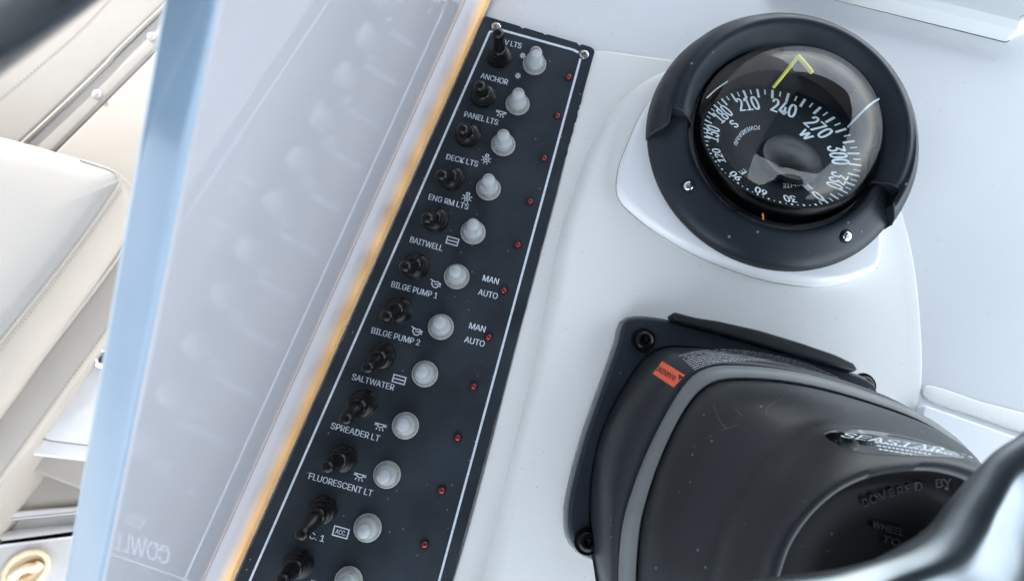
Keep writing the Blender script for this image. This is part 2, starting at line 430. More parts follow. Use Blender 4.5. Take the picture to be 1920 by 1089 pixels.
def foot_line(outline, r, m, name, parent, label):
    pts = []
    for p in outline:
        k = min(1, max(0, (p[0] - 130) / 110)); k = k * k * (3 - 2 * k)
        pts.append(Vector((p[0], p[1], ZB + 8.5 * (1 - .97 * k) + .05)))
    add(name, tube(pts, r, 8, closed=True), m, parent, label=label)
foot_line(offset(cp, .1), .45, caulkm, 'sealant_bead', con, 'thin grey sealant line round the compass pad')
# raised box at the top right
bx = [P(1440, -30, ZB)[:2], P(1886, 79, ZB)[:2], P(2060, 0, ZB)[:2], P(1900, -500, ZB)[:2], P(1500, -600, ZB)[:2]]
bx = round_poly(bx, [0, 2, 0, 0, 0])
t = thing('raised_locker_lid', 'pale grey raised lid with a sloping edge in the top right corner', 'lid', P(1800, -50, ZB))
loops = [[Vector((p[0], p[1], ZB + .02)) for p in bx], [Vector((p[0], p[1], 6)) for p in offset(bx, 1.5)], [Vector((p[0], p[1], 9)) for p in offset(bx, 5)], [Vector((p[0], p[1], 9.4)) for p in offset(bx, 7)]]
add('foot_joint', strokes([[(1440, -31), (1884.5, 79.8), (1893, 76.5)]], 1.8, on_plane(ZB + .05)), seam, t)
add('lid_shell', loft(loops, True, False, True, 12), boxm, t)

# ================================================================== SWITCH PANEL
pn = thing('switch_panel', 'long black switch panel with rows of rubber toggles, clear buttons and red indicator lights', 'switch panel', P(790, 545, 0))
plate_px = [(911, 30), (975, 49), (979, 53), (985, 52), (1018, 62), (1022, 65), (1027, 64), (1082, 80), (1086, 85), (1092, 83), (1108, 88), (1114, 93), (1115, 98)]
a, b_ = Vector((1115, 98)), Vector((1060, 300))
right = []
def jag(x0, y0, x1, y1, n, amp):
    for i in range(n):
        t_ = (i + .5 + random.uniform(-.3, .3)) / n; right.append((x0 + (x1 - x0) * t_ - random.uniform(0, amp), y0 + (y1 - y0) * t_))
jag(1113, 104, 1090, 190, 5, 1.0); jag(1090, 192, 1062, 295, 22, 2.4); jag(1060, 300, 983, 590, 16, 1.6); jag(980, 600, 848, 1089, 14, 1.0)
left = [(250, 1515)]
for i in range(20):
    t_ = i / 20; left.append((438.5 + (908 - 438.5) * t_ + random.uniform(-.3, .6), 1089 + (30 - 1089) * t_ + 6))
plate_px = plate_px + right + [(733, 1515)] + left[0:] + [(906.5, 33)]
pxy = [P(*p, 0)[:2] for p in plate_px]
pl = loft([[Vector((p[0], p[1], -3.2)) for p in pxy], [Vector((p[0], p[1], -.35)) for p in pxy], [Vector((p[0], p[1], 0)) for p in offset(pxy, .3)]], True, True, True, 30, smooth=False)
add('plate', pl, platem, pn)
S0 = on_plane(.06); S1 = on_plane(.09)
bl = [(250 + 29, 1515), (468, 1089), (914, 70), (918, 61), (926, 56), (936, 55.5), (1075, 94), (1085, 99), (1089, 107), (1087.5, 114), (823, 1089), (700, 1545)]
add('border_line', strokes([bl], 4.2, S0), inkm, pn)
for s, p0, p1, cap in [('NAV LTS', (929.5, 80), (976.3, 91.8), 10), ('ANCHOR', (900.5, 146.5), (951, 159.6), 10), ('PANEL LTS', (869.7, 218.7), (932.6, 235), 10.2),
                       ('DECK LTS', (836, 298.5), (894.9, 313), 10.4), ('ENG RM LTS', (802.8, 373.8), (876.9, 393.2), 10.6), ('BAITWELL', (768, 453.8), (828.5, 470.7), 10.8),
                       ('BILGE PUMP 1', (733, 537.5), (818.8, 560), 11), ('MAN', (904.4, 525.8), (933.4, 533.4), 11), ('AUTO', (895.9, 552), (931.6, 560.8), 11),
                       ('BILGE PUMP 2', (695.6, 623.8), (785.6, 647.8), 11.2), ('MAN', (879, 615.2), (908.5, 622.8), 11.2), ('AUTO', (870, 640.8), (907.2, 650.2), 11.2),
                       ('SALTWATER', (659, 711), (737.5, 732), 11.5), ('SPREADER LT', (619.5, 802.7), (710.3, 827.7), 11.8), ('FLUORESCENT LT', (578, 896.9), (696.7, 930.4), 12),
                       ('ACC. 1', (556, 1002), (606.5, 1015.5), 12), ('ACC. 2', (508, 1108), (560, 1122), 12.3)]:
    add('lettering', print_text(s, p0, p1, cap, S0, .022), inkm, pn, loc=P(*p0, 0))
def icon(cx, cy, s, lines, w, extra=None):
    ca, sa = math.cos(.27), math.sin(.27)
    def m(p): return (cx + s * (p[0] * ca - p[1] * sa), cy + s * (p[0] * sa + p[1] * ca))
    me = strokes([[m(p) for p in l] for l in lines], w, S0)
    if extra: me = join([me, extra])
    add('icon', me, inkm, pn, loc=P(cx, cy, 0))
def circle(r, n=14, cx=0, cy=0): return [(cx + r * math.cos(2 * math.pi * k / n), cy + r * math.sin(2 * math.pi * k / n)) for k in range(n)] + [(cx + r, cy)]
def spokes(r0, r1, n, off=0): return [[(r0 * math.cos(a), r0 * math.sin(a)), (r1 * math.cos(a), r1 * math.sin(a))] for a in [off + 2 * math.pi * k / n for k in range(n)]]
small = [circle(.5, 10)] + spokes(.5, 1, 8, .2) + [[(-.2, 0), (.2, 0)]]
icon(980.2, 104.8, 5.5, small, 1.7); icon(971, 142.4, 5.5, small, 1.7)
bulb = [circle(.52, 14), circle(.18, 8)] + spokes(.68, 1, 8, math.pi / 8) + [[(-.2, -.6), (-.2, -1.0), (.2, -1.0), (.2, -.6)]]
icon(911.6, 299, 9.6, bulb, 1.6); icon(875.6, 371, 9.8, bulb, 1.6)
dome = [[(-1, -.5), (1, -.5)], [(-1, -.25), (-.6, -.25)], [(.6, -.25), (1, -.25)], [(-.62, -.5), (-.4, -.1), (0, .05), (.4, -.1), (.62, -.5)], [(0, .25), (0, .6)], [(-.4, .15), (-.62, .5)], [(.4, .15), (.62, .5)]]
for c_ in ((939, 214.5, 10), (712.8, 800.5, 11.5), (674, 894.5, 11.8)): icon(*c_, dome, 1.8)
rect = [[(-1, -.58), (1, -.58), (1, .58), (-1, .58), (-1, -.58)], [(-1, 0), (1, 0)]]
icon(848.3, 452, 10.8, rect, 2.2); icon(748.3, 711.2, 11.6, rect, 2.3)
pump = [[(-1, -.65), (-.6, -.5), (-.6, .1), (-.2, .55), (.35, .55), (.55, .2), (1, .2)], [(-.6, -.5), (-.1, -.35), (.3, -.5), (1, -.2)], [(-.2, 0), (.3, 0), (.55, -.15), (.95, -.02)]]
icon(816, 532.5, 11, pump, 2.0); icon(780.7, 621.5, 11.3, pump, 2.0)
acc = lambda cx, cy: print_text('ACC.', (cx - 10.5, cy + 1.6), (cx + 8.5, cy + 6.8), 8.6, S0, .015)
icon(639, 997.2, 14, [[(-1, -.62), (1, -.62), (1, .62), (-1, .62), (-1, -.62)]], 2.3, acc(639, 997.2))
icon(596, 1100, 14.4, [[(-1, -.62), (1, -.62), (1, .62), (-1, .62), (-1, -.62)]], 2.3, acc(596, 1100))
# maker's name and lower frame line, below the photograph's edge: they show mirrored in the side wall
def via_wall(x, y):
    q = on_wall(x, y); d = ray(x, y).normalized(); d = d - WN * (2 * d.dot(WN)); return q + d * ((.06 - q.z) / d.z)
def via2(x, y): p = via_wall(x, y); return p
mk = print_text('COWLES', (316, 1058), (190, 1022), 34, via2, .03, up=(.12, -1))
add('lettering', mk, inkm, pn)
add('border_line', strokes([[(128, 1012), (250, 1052), (372, 1094)]], 3.0, via2), inkm, pn)
# screws in the corners
def screw_mesh(c, r, h, ax=(0, 0, 1), cross=True, ang=.4, depth=.5):
    d, u, v = frame(ax); c = Vector(c)
    prof = [(r, 0), (r, h * .35), (r * .92, h * .65), (r * .7, h * .9), (r * .42, h)]
    ms = [lathe(prof, c, ax, 24)]
    if cross:
        ms = [lathe(prof[:-1] + [(r * .55, h * .96)], c, ax, 24, cap=False)]
        # phillips recess: cross-shaped pit
        n = 24; top_ = [c + d * (h * .96) + (u * math.cos(2 * math.pi * k / n) + v * math.sin(2 * math.pi * k / n)) * r * .55 for k in range(n)]
        mid = []
        for k in range(n):
            a = 2 * math.pi * k / n; f = .5 + .5 * math.cos(4 * (a - ang)); rr = r * (.14 + .36 * f ** 3)
            mid.append(c + d * (h * .97) + (u * math.cos(a) + v * math.sin(a)) * rr)
        bot = [c + d * (h * .97 - depth * r) + (m - c - d * (h * .97)) * .45 for m in mid]
        ms.append(loft([top_, mid], True, False, False, 30)); ms.append(loft([mid, bot], True, False, True, 30))
    return join(ms)
for px in ((930, 51), (1095, 103)):
    c = P(*px, 0); sc_ = add('screw', screw_mesh(c + Vector((0, 0, -.1)), 2.7, .8), screwm, pn, loc=c)
    add('washer_ring', lathe([(3.3, .02), (3.1, .22), (2.6, .25)], c, seg=24), darkhole, sc_)
# black toggles: bellows boot that leans the way its lever points
tog = [((935.2, 108), (934, 64)), ((905.7, 182), (900, 163)), ((877.4, 255), (867.5, 244)), ((847, 335), (827.5, 330)), ((817, 412.4), (801, 410)), ((780.2, 499.5), (759.6, 501)),
       ((747.8, 581.7), (724.5, 594)), ((717, 667.8), (689, 691)), ((681, 756.5), (648, 787)), ((642.8, 860), (613.5, 876)), ((605.9, 955.9), (565, 1003)), ((560.5, 1056), (529.3, 1088))]
def boot(base, tip, rb, rt, hb):
    """base: centre on plate, tip: centre of lever's ball; rb, rt radii; hb height of the bellows"""
    base, tip = Vector(base), Vector(tip); ax = (tip - base); lean = Vector((ax.x, ax.y, 0)); H = ax.z
    def center(h):
        t_ = max(0, min(1, (h - hb * .25) / (H - hb * .25))); return base + lean * t_ ** 1.15 + Vector((0, 0, h))
    prof = [(rb * 1.0, 0), (rb * 1.02, .5), (rb * .99, 1.7), (rb * .90, 2.1), (rb * .93, 2.8), (rb * .94, 3.6), (rb * .80, 4.2), (rb * .83, 5.0), (rb * .82, 5.7), (rb * .66, 6.4), (rb * .70, 7.2), (rb * .68, 8.0), (rb * .56, 8.8), (rb * .58, 9.6), (rb * .54, 12)]
    prof = [(r, h * hb / 12) for r, h in prof]
    n = 8
    prof += [(rt * .94, hb + (H - hb) * .25), (rt * .93, hb + (H - hb) * .6), (rt, H - rt * .2)]
    prof = [p for p in prof if p[1] <= H - rt * .2 + 1e-6]
    for k in range(1, n): a = math.pi / 2 * k / n; prof.append((rt * math.cos(a), H - rt * .2 + rt * math.sin(a)))
    loops = []; seg = 36
    for r, h in prof:
        c = center(h); c2 = center(h + .6); d = (c2 - c).normalized() if h < H - .6 else (center(H - .01) - center(H - .8)).normalized()
        if h >= H - rt * .2: c = center(H - rt * .2 - .01) + d * (h - H + rt * .2)
        f = min(1, h / hb); d = (Vector((0, 0, 1)) * (1 - f) + d * f).normalized()
        _, u, v = frame(d)
        loops.append([c + (u * math.cos(2 * math.pi * k / seg) + v * math.sin(2 * math.pi * k / seg)) * r for k in range(seg)])
    return loft(loops, True, False, True, 35)
for i, (bp, tp) in enumerate(tog):
    b0 = P(*bp, 1.2); tpp = P(*tp, 17.5)
    o = add('toggle_switch', boot(b0, tpp, 6.3, 3.3, 10.5), rubber, pn, loc=b0)
    nut = lathe([(6.9, 0), (6.9, .9), (6.5, 1.25), (5.2, 1.3)], P(*bp, 0), seg=6 if i in (7, 9, 10) else 28, angle=20)
    add('mounting_nut', nut, rubber, o, loc=P(*bp, 0))
# clear push buttons
clr = [(1002, 121.5), (970.4, 196), (943.4, 272), (915.7, 354.5), (886.9, 436), (856.3, 519), (826.7, 613), (797, 700.7), (760.5, 797.6), (725.9, 889), (689.6, 988.5), (654, 1088)]
cb = P(*clr[0], 0)
prof = [(5.9, 0), (6.05, .5), (6.0, 1.6), (5.6, 2.0), (5.65, 2.8), (5.55, 3.6), (5.1, 4.1), (5.05, 4.9), (4.9, 5.6), (4.3, 6.2), (4.2, 7.0), (3.75, 7.7), (3.55, 9), (3.4, 11.2)]
for k in range(1, 8): a = math.pi / 2 * k / 8; prof.append((3.4 * math.cos(a), 11.6 + 3.3 * math.sin(a)))
btn = add('push_button', lathe(prof, cb, seg=36, angle=60), silicone, pn, loc=cb)
core = add('button_core', lathe([(3.4, .05), (3.4, 4.2), (2.6, 4.6), (2.3, 5), (2.3, 9.5), (1.9, 10.6), (.9, 11.1)], cb, seg=24), corem, btn, loc=cb)
basering = add('base_ring', lathe([(6.5, .02), (6.5, .9), (6.2, 1.1)], cb, seg=20), collarm, btn, loc=cb)
def dup(o, c, parent_o):
    n_ = o.copy(); link(n_); n_.parent = parent_o; n_.location = Vector(c) * MM - origin_of(parent_o)
    for ch in o.children:
        m_ = ch.copy(); link(m_); m_.parent = n_; m_.location = ch.location
    return n_
for i, c_ in enumerate(clr[1:]):
    n_ = dup(btn, P(*c_, 0), pn); n_.rotation_euler = (random.uniform(-.03, .03), random.uniform(-.03, .03), random.uniform(0, 6))
# red indicator lights
led = [(1066, 145), (1045, 218), (1020, 297), (994, 378), (971, 459), (944, 545), (916, 632), (888, 724), (858, 820), (828, 919), (796, 1020), (764, 1122)]
lc = P(*led[0], 0)
lo = add('indicator_light', lathe([(1.7, .1), (1.65, .7), (1.3, 1.3), (.7, 1.7), (.15, 1.8)], lc, seg=20), redm, pn, loc=lc)
add('bezel', lathe([(2.3, .03), (2.25, .3), (1.75, .32)], lc, seg=20), darkhole, lo, loc=lc)
for c_ in led[1:]: dup(lo, P(*c_, 0), pn)

# ================================================================== COMPASS
CX, CY = 172.6, -30.5
cmp_ = thing('marine_compass', 'round black marine compass with glass dome and white degree numbers on its card', 'compass', (CX, CY, 11))
# lower flange ring: lathe with a lifted, rounded section
fl = [(66.5, 9.5), (67.6, 11.2), (68.4, 12.6), (68.2, 14.4), (66.6, 16.4), (63.5, 18.2), (60, 19.8), (56.5, 21.4), (54, 22.4), (52, 22.6), (50.6, 21.8), (49.9, 20), (49.6, 12)]
flm = lathe(fl, (CX, CY, 0), seg=120, cap=False, angle=70)
add('flange_ring', flm, blackp, cmp_)
add('shadow_ring', lathe([(66, 10.6), (69.0, 10.8), (69.2, 11.6), (68.2, 12.2)], (CX, CY, 0), seg=96, cap=False), seam, cmp_)  # dark ring drawn in for the shadow gap under the flange
# hood: collar round the far side; its inner face slopes down to the glass, its skirt reaches further round than its top
loops = []; NH = 90
for i in range(NH + 1):
    s = i / NH; l = []
    hk = math.sin(math.pi * s) ** .5; q_ = .62 + .38 * hk
    for r, z, e0, e1 in [(69.9, 11.5, -24, 197), (69.6, 18, -24, 196.5), (67.4, 25.5, -23, 196), (63.8, 31.4, -22, 195), (61.6, 33.6, -21, 194), (61.2, 34.0, -13, 186), (58.6, 35.7, -13, 186.5), (56.6, 36.0, -13, 187),
                       (54.6, 34.6, -13, 187.5), (52.2, 31.2, -13, 188), (50.0, 27.8, -13, 189), (48.7, 25.4, -13, 189.5), (48.2, 22.0, -13, 190), (48.2, 12, -13, 190)]:
        a = math.radians(e0 + (e1 - e0) * s); zz = 14 + (z - 14) * q_ if z > 14 else z
        l.append(Vector((CX + r * math.cos(a), CY + r * math.sin(a), zz)))
    loops.append(l)
hm = loft(loops, False, False, False, 60)
caps = []
for l in (loops[0], loops[-1]):
    lo_ = [Vector((p.x, p.y, min(p.z, 10))) for p in l]
    caps.append(loft([l, lo_], False, angle=20, smooth=False))
add('hood', join([hm] + caps), blackp, cmp_)
for l in (loops[0], loops[-1]):
    add('joint_line', tube([v + Vector((0, 0, .1)) for v in l[1:-2]], .38, 6), seam, cmp_)
# bowl, dome, card
add('bowl', lathe([(.5, 12.0), (30, 12.1), (42, 12.8), (46.4, 16), (47.6, 22)], (CX, CY, 0), seg=64, cap=False), bowlm, cmp_)
brown = []
for i in range(41):
    a = math.radians(10 + 170 * i / 40)
    brown.append([Vector((CX + r * math.cos(a), CY + r * math.sin(a), z)) for r, z in ((46.8, 25), (46.0, 20), (44.4, 16), (41.5, 13.4))])
add('bowl_lining', loft(brown, False, angle=None), brownm, cmp_)
RD = 46.8; ZD = 19
dm = [(RD * math.cos(a), ZD + RD * .90 * math.sin(a)) for a in [math.pi / 2 * k / 24 for k in range(24)]] + [(.01, ZD + RD * .9)]
add('dome', lathe(dm, (CX, CY, 0), seg=96, cap=False), glassm, cmp_)
# tilted card disc
CN = Vector((-.03, .30, .95)).normalized(); CC = Vector((170, -34.5, 26))
def on_card(x, y, lift=0):
    d = ray(x, y); return CAM + d * ((CC + CN * lift - CAM).dot(CN) / d.dot(CN))
H1 = [-25.786, -166.44, 1445.1, -6.0663, -117.42, 291.59, -0.099168, -0.10863]
H2 = [-90.237, -221.24, 1444.3, -18.89, -145.01, 288.04, -0.16112, -0.147]
def hom(H, u, v):
    w = H[6] * u + H[7] * v + 1; return ((H[0] * u + H[1] * v + H[2]) / w, (H[3] * u + H[4] * v + H[5]) / w)
def ring(rad, H=H2, lift=0, n=72): return [on_card(*hom(H, rad * math.sin(2 * math.pi * k / n), rad * math.cos(2 * math.pi * k / n)), lift) for k in range(n)]
cardo = add('card', loft([ring(1.05, lift=-2.5), ring(1.05), ring(.6)], True, True, True, 30), cardm, cmp_, loc=CC)
tk_v, tk_f = [], []
for k in range(72):
    deg = k * 5; big = deg % 10 == 0; a = math.radians(deg - 225); w = .014 if big else .008; r0, r1 = (.885, 1.0) if big else (.93, .995)
    if 10 <= deg <= 130: r0 = .965 if big else .975
    b = len(tk_v)
    for r, s in ((r0, -1), (r0, 1), (r1, 1), (r1, -1)):
        u, v = r * math.sin(a) + s * w * math.cos(a), r * math.cos(a) - s * w * math.sin(a); tk_v.append(on_card(*hom(H2, u, v), .15))
    tk_f.append((b, b + 1, b + 2, b + 3))
add('tick_marks', mesh2(tk_v, tk_f), cardink, cardo, kind='stuff')
def card_text(*a_, bold=.03, **k_):
    w_ = k_.get('wscale', .66)
    return join([card_text1(*a_, dx=d_, lift=l_) for d_, l_ in ((-.10 * bold / .03, .15), (0, .17), (.10 * bold / .03, .19))])
def card_text1(s, deg, rad, h, wscale=.72, _b=.03, spread=None, inward=False, H=H1, dx=0, lift=.15):
    """lettering centred on bearing deg at radius rad, capital height h (card units); tops outward unless inward"""
    v2, fs = font_mesh(s); x0 = min(v[0] for v in v2); x1 = max(v[0] for v in v2); a = math.radians(deg - 225); out = []
    for x, y in v2:
        xx = (x - (x0 + x1) / 2 + dx * CAPH * .42) / CAPH * h * wscale; yy_ = (y / CAPH - .5) * h
        if inward: xx, yy_ = -xx, -yy_
        if spread: aa = a + xx / rad; u, v = (rad + yy_) * math.sin(aa), (rad + yy_) * math.cos(aa)
        else: u, v = (rad + yy_) * math.sin(a) + xx * math.cos(a), (rad + yy_) * math.cos(a) - xx * math.sin(a)
        out.append(on_card(*hom(H, u, v), lift))
    return mesh2(out, fs)
for s, deg in (('210', 210), ('240', 240), ('270', 270), ('300', 300), ('330', 330), ('0', 0), ('30', 30), ('60', 60), ('90', 90), ('120', 120), ('150', 150), ('180', 180)):
    lowr = deg in (30, 60, 90, 120); add('numeral', card_text(s, deg, .985 if lowr else 1.0, .165 if lowr else .23, .80 if lowr else .60, bold=.04), cardink, cardo)
for s, deg in (('W', 270), ('N', 0), ('E', 90), ('S', 180)):
    add('letter', card_text(s, deg, .765, .15, .82, bold=.05), cardink, cardo)
def px_arc(s, pts, cap, bold=0.0):
    """lettering along an arc given by three photo points on the card, tops to the left of travel"""
    v2, fs = font_mesh(s, bold); x0 = min(v[0] for v in v2); x1 = max(v[0] for v in v2); c = spline([(p[0], p[1], 0) for p in pts], 12, False); out = []
    for x, y in v2:
        t_ = (x - x0) / (x1 - x0) * (len(c) - 1); i = min(int(t_), len(c) - 2); q = c[i].lerp(c[i + 1], t_ - i); d = (c[i + 1] - c[i]).normalized()
        q = q + Vector((d.y, -d.x, 0)) * (y / CAPH * cap); out.append(on_card(q.x, q.y, .15))
    return mesh2(out, fs)
add('lettering', px_arc('POWERDAMP', [(1424, 235), (1404, 238), (1386, 250), (1374, 270)], 8.0), cardink, cardo)
add('lettering', px_arc('RITCHIE', [(1516, 325), (1503, 337), (1487, 343), (1468, 344)], 8.5, .02), cardink, cardo)
# centre cap of the card
cc = on_card(1483, 297, 2)
add('centre_cap', lathe([(15.5, -1), (15.5, 0), (14.2, 1.2), (11, .6), (8, 1.5), (1, 2.5)], cc, CN, 40), bowlm, cardo)
# lubber lines
def rod(pts, r, m, name='lubber_line', label=None): add(name, tube(spline(pts, 6, False), r, 8), m, cmp_, label=label)
rod([on_card(1451, 163, 3), P(1474, 134.5, 35), P(1497, 106, 40)], .95, yellowm, label='yellow lubber line at the front of the card')
rod([P(1497, 106, 40), P(1510, 121, 42), P(1522, 136, 44)], 1.15, yellowm, label='yellow lubber line stub')
rod([on_card(1590, 238, 3), P(1612, 214, 36), P(1632, 196, 36), P(1647, 186, 34)], .6, whitem, label='pale side lubber line')
rod([P(1325, 184, 32), P(1345, 166, 33), P(1364, 153, 33)], .35, whitem, label='pale side lubber line')
rod([P(1430, 400, 27), P(1431, 412, 26)], .45, orangem, label='orange side mark')
# screws in the flange with dark counterbores
for px in ((1291, 350), (1584, 443)):
    c = P(*px, 19.2); nrm = (Vector((CX, CY, 0)) - Vector((c.x, c.y, 0))).normalized(); ax = (Vector((0, 0, 1)) - nrm * .42).normalized()
    so = add('screw', screw_mesh(c + ax * 1.4, 2.5, 1.4, ax, ang=1.0), screwc, cmp_, loc=c)
    add('counterbore', lathe([(3.7, -1), (3.7, 1.35), (3.3, 1.5), (2.6, .9)], c, ax, 24), bowlm, so, loc=c)

# ================================================================== STEERING HELM
hl = thing('steering_helm', 'black hydraulic steering helm with grey trim ring and orange warning label', 'steering helm', P(1450, 900, 5.5))
HC = (1500, 960)
def by_angle(pts3, n=120):
    """resample a closed outline of 3-D points by polar angle about a common axis so that loops correspond"""
    pts = spline(pts3, 8); c = Vector((sum(p.x for p in pts), sum(p.y for p in pts), 0)) / len(pts)
    an = [(math.atan2(p.y - c.y, p.x - c.x), p) for p in pts]; out = []
    for k in range(n):
        a = -math.pi + 2 * math.pi * k / n; best = None
        for i in range(len(an)):
            a1_, p1_ = an[i]; a2_, p2_ = an[(i + 1) % len(an)]
            d = (a2_ - a1_ + math.pi) % (2 * math.pi) - math.pi; e_ = (a - a1_ + math.pi) % (2 * math.pi) - math.pi
            if abs(d) > 1e-9 and 0 <= e_ / d < 1 and abs(e_) < 1:
                q = p1_.lerp(p2_, e_ / d)
                if best is None or (q - c).length > (best - c).length: best = q
        out.append(best if best is not None else out[-1])
    return out
def L(pxs, z): return by_angle([P(x, y, z) for x, y in pxs])
plate = [(1153, 640), (1160, 608), (1182, 594), (1230, 596), (1300, 612), (1400, 640), (1500, 668), (1592, 697), (1628, 715), (1640, 740), (1625, 830), (1590, 1000), (1560, 1180), (1530, 1210), (1480, 1200), (1350, 1150), (1200, 1090), (1130, 1057), (1085, 1036), (1064, 1010), (1058, 975), (1064, 920), (1090, 820), (1125, 720)]
LP = [P(x, y, 7)[:2] for x, y in plate]; LPs = [Vector(p) for p in [(v.x, v.y) for v in by_angle([Vector((p[0], p[1], 0)) for p in LP])]]
add('gasket', pad([(p.x, p.y) for p in LPs], ZB + .5, 9.0, .8, 3), gasketm, hl)
i1 = offset(LPs, 1.4)
rim_inner = [(1205, 670), (1240, 650), (1290, 648), (1340, 655), (1420, 668), (1500, 690), (1575, 715), (1600, 740), (1600, 830), (1560, 1000), (1530, 1140), (1450, 1150), (1330, 1130), (1200, 1150), (1130, 1120), (1112, 1060), (1104, 980), (1106, 900), (1122, 820), (1155, 745)]
Lr = L(rim_inner, 12)
pl_loops = [[Vector((p.x, p.y, 8.5)) for p in i1], [Vector((p.x, p.y, 11.5)) for p in i1], [Vector((p.x, p.y, 13.0)) for p in offset(LPs, 2.6)], [Vector((p.x, p.y, 13.2)) for p in offset(LPs, 3.6)],
            [Vector((p.x, p.y, 12.8)) for p in Lr], [Vector((p.x, p.y, 11.8)) for p in [q * .985 + sum(Lr, Vector()) / len(Lr) * .015 for q in Lr]]]
plate_me = loft(pl_loops, True, True, True, 35)
SP = on_mesh(plate_me, .1)
add('mounting_plate', plate_me, blackp, hl)
ring_o = [(1160, 1110), (1166, 1000), (1183, 930), (1213, 850), (1254, 768), (1288, 716), (1318, 693), (1360, 684), (1440, 688), (1530, 704), (1640, 738), (1720, 772), (1785, 815), (1820, 852), (1870, 930), (1900, 1060), (1870, 1230), (1750, 1360), (1560, 1420), (1350, 1400), (1220, 1320), (1170, 1220)]
ring_i = [(1194, 1110), (1200, 1000), (1215, 930), (1243, 850), (1278, 778), (1308, 738), (1340, 717), (1385, 712), (1460, 716), (1545, 732), (1640, 760), (1715, 788), (1775, 822), (1808, 856), (1855, 930), (1878, 1060), (1850, 1210), (1740, 1330), (1560, 1390), (1370, 1370), (1250, 1300), (1202, 1210)]
Lo = L(ring_o, 46); Li = L(ring_i, 50)
def mixl(A, B, t_, dz=0): return [a_.lerp(b__, t_) + Vector((0, 0, dz)) for a_, b__ in zip(A, B)]
Lb = L(rim_inner, 11.5)
Lb = [q * .985 + sum(Lr, Vector()) / len(Lr) * .015 for q in Lb]
body = loft([Lb, mixl(Lb, Lo, .12, 6), mixl(Lb, Lo, .35, 8), mixl(Lb, Lo, .62, 7), mixl(Lb, Lo, .85, 3), mixl(Lb, Lo, 1, -1.5)], True, False, True, 60)
SB = on_mesh(body, .15)
bodyo = add('helm_body', body, helm2, hl)
gro = [v + Vector((0, 0, -2.2)) for v in Lo]
trim = loft([gro, [v + Vector((0, 0, 0)) for v in mixl(Lo, Li, .04)], mixl(Lo, Li, .12, 1.6), mixl(Lo, Li, .5, 2.6), mixl(Lo, Li, .86, 1.8), mixl(Lo, Li, .97, .4), mixl(Lo, Li, 1.0, -2)], True, False, True, 50)
add('trim_ring', trim, trimm, hl)
cre = [(1335, 1110), (1345, 1040), (1368, 970), (1400, 915), (1442, 865), (1490, 822), (1530, 803), (1570, 797), (1640, 802), (1730, 828), (1800, 856), (1850, 900), (1880, 1000), (1870, 1160), (1780, 1290), (1620, 1350), (1470, 1320), (1370, 1230)]
rim1 = [(1425, 1120), (1436, 1050), (1462, 990), (1508, 935), (1560, 893), (1630, 866), (1710, 856), (1780, 860), (1850, 885), (1910, 940), (1940, 1040), (1920, 1180), (1840, 1280), (1700, 1330), (1560, 1300), (1460, 1220)]
rim2 = [(1466, 1120), (1478, 1056), (1502, 1004), (1540, 956), (1590, 917), (1650, 893), (1715, 884), (1778, 888), (1840, 912), (1888, 960), (1912, 1046), (1895, 1168), (1825, 1254), (1700, 1295), (1580, 1270), (1495, 1205)]
Lc = L(cre, 92); L1 = L(rim1, 118); L2 = L(rim2, 121)
Lii = mixl(Lo, Li, 1.0, -.8)
boot_me = loft([Lii, mixl(Lii, Lc, .03, 2.0), mixl(Lii, Lc, .15, 5), mixl(Lii, Lc, .35, 6.5), mixl(Lii, Lc, .6, 4.5), mixl(Lii, Lc, .82, 1), mixl(Lii, Lc, .95, -.6), Lc,
                mixl(Lc, L1, .05, 3.0), mixl(Lc, L1, .15, 5), mixl(Lc, L1, .35, 5.5), mixl(Lc, L1, .65, 3.5), mixl(Lc, L1, .88, 1.8), L1, mixl(L1, L2, .3, 1.0), mixl(L1, L2, .7, .4), mixl(L1, L2, 1, -2.5)], True, False, False, 75)
ST = on_mesh(boot_me, .15)
booto = add('tilt_cover', boot_me, helmm, hl)
cen = sum(L2, Vector()) / len(L2)
hub_me = loft([mixl(L1, L2, 1, -2.4), mixl(L2, [cen] * len(L2), .07, -12), mixl(L2, [cen] * len(L2), .2, -17), mixl(L2, [cen] * len(L2), .6, -19), mixl(L2, [cen] * len(L2), .97, -19)], True, False, True, 75)
SH = on_mesh(hub_me, .5)
hubo = add('hub_recess', hub_me, hubm, hl)
def subdiv_print(quad, surf, nx=10, ny=4):
    """curved decal from four photo corners (tl, tr, br, bl)"""
    a, b, c, d = [Vector(q) for q in quad]; vs_ = []; fs = []
    for j in range(ny + 1):
        for i in range(nx + 1):
            s, t_ = i / nx, j / ny; p = a.lerp(b, s).lerp(d.lerp(c, s), t_); vs_.append(surf(*p))
    for j in range(ny):
        for i in range(nx):
            k = j * (nx + 1) + i; fs.append((k, k + 1, k + nx + 2, k + nx + 1))
    return mesh2(vs_, fs)
foot_line([(p.x, p.y) for p in LPs], .5, caulkm, 'sealant_bead', hl, 'thin grey sealant line under the mounting plate')
# bolts
for px, z in (((1207, 638), 13.2), ((1101, 1014), 13.2), ((1620, 722), 4)):
    c = P(*px, z); bo = add('bolt', join([lathe([(4.6, -.5), (4.6, 1.6), (4.0, 2.6), (2.6, 3.0), (2.0, 3.0)], c, seg=28, cap=False, angle=30), lathe([(2.0, 3.0), (1.9, 1.4), (.1, 1.2)], c, seg=6, cap=False, angle=20)]), rubber, hl, loc=c)
    add('counterbore', lathe([(6.2, .05), (6.0, .5), (5.2, .2), (4.6, .1)], c, seg=28, cap=False), bowlm, bo, loc=c)
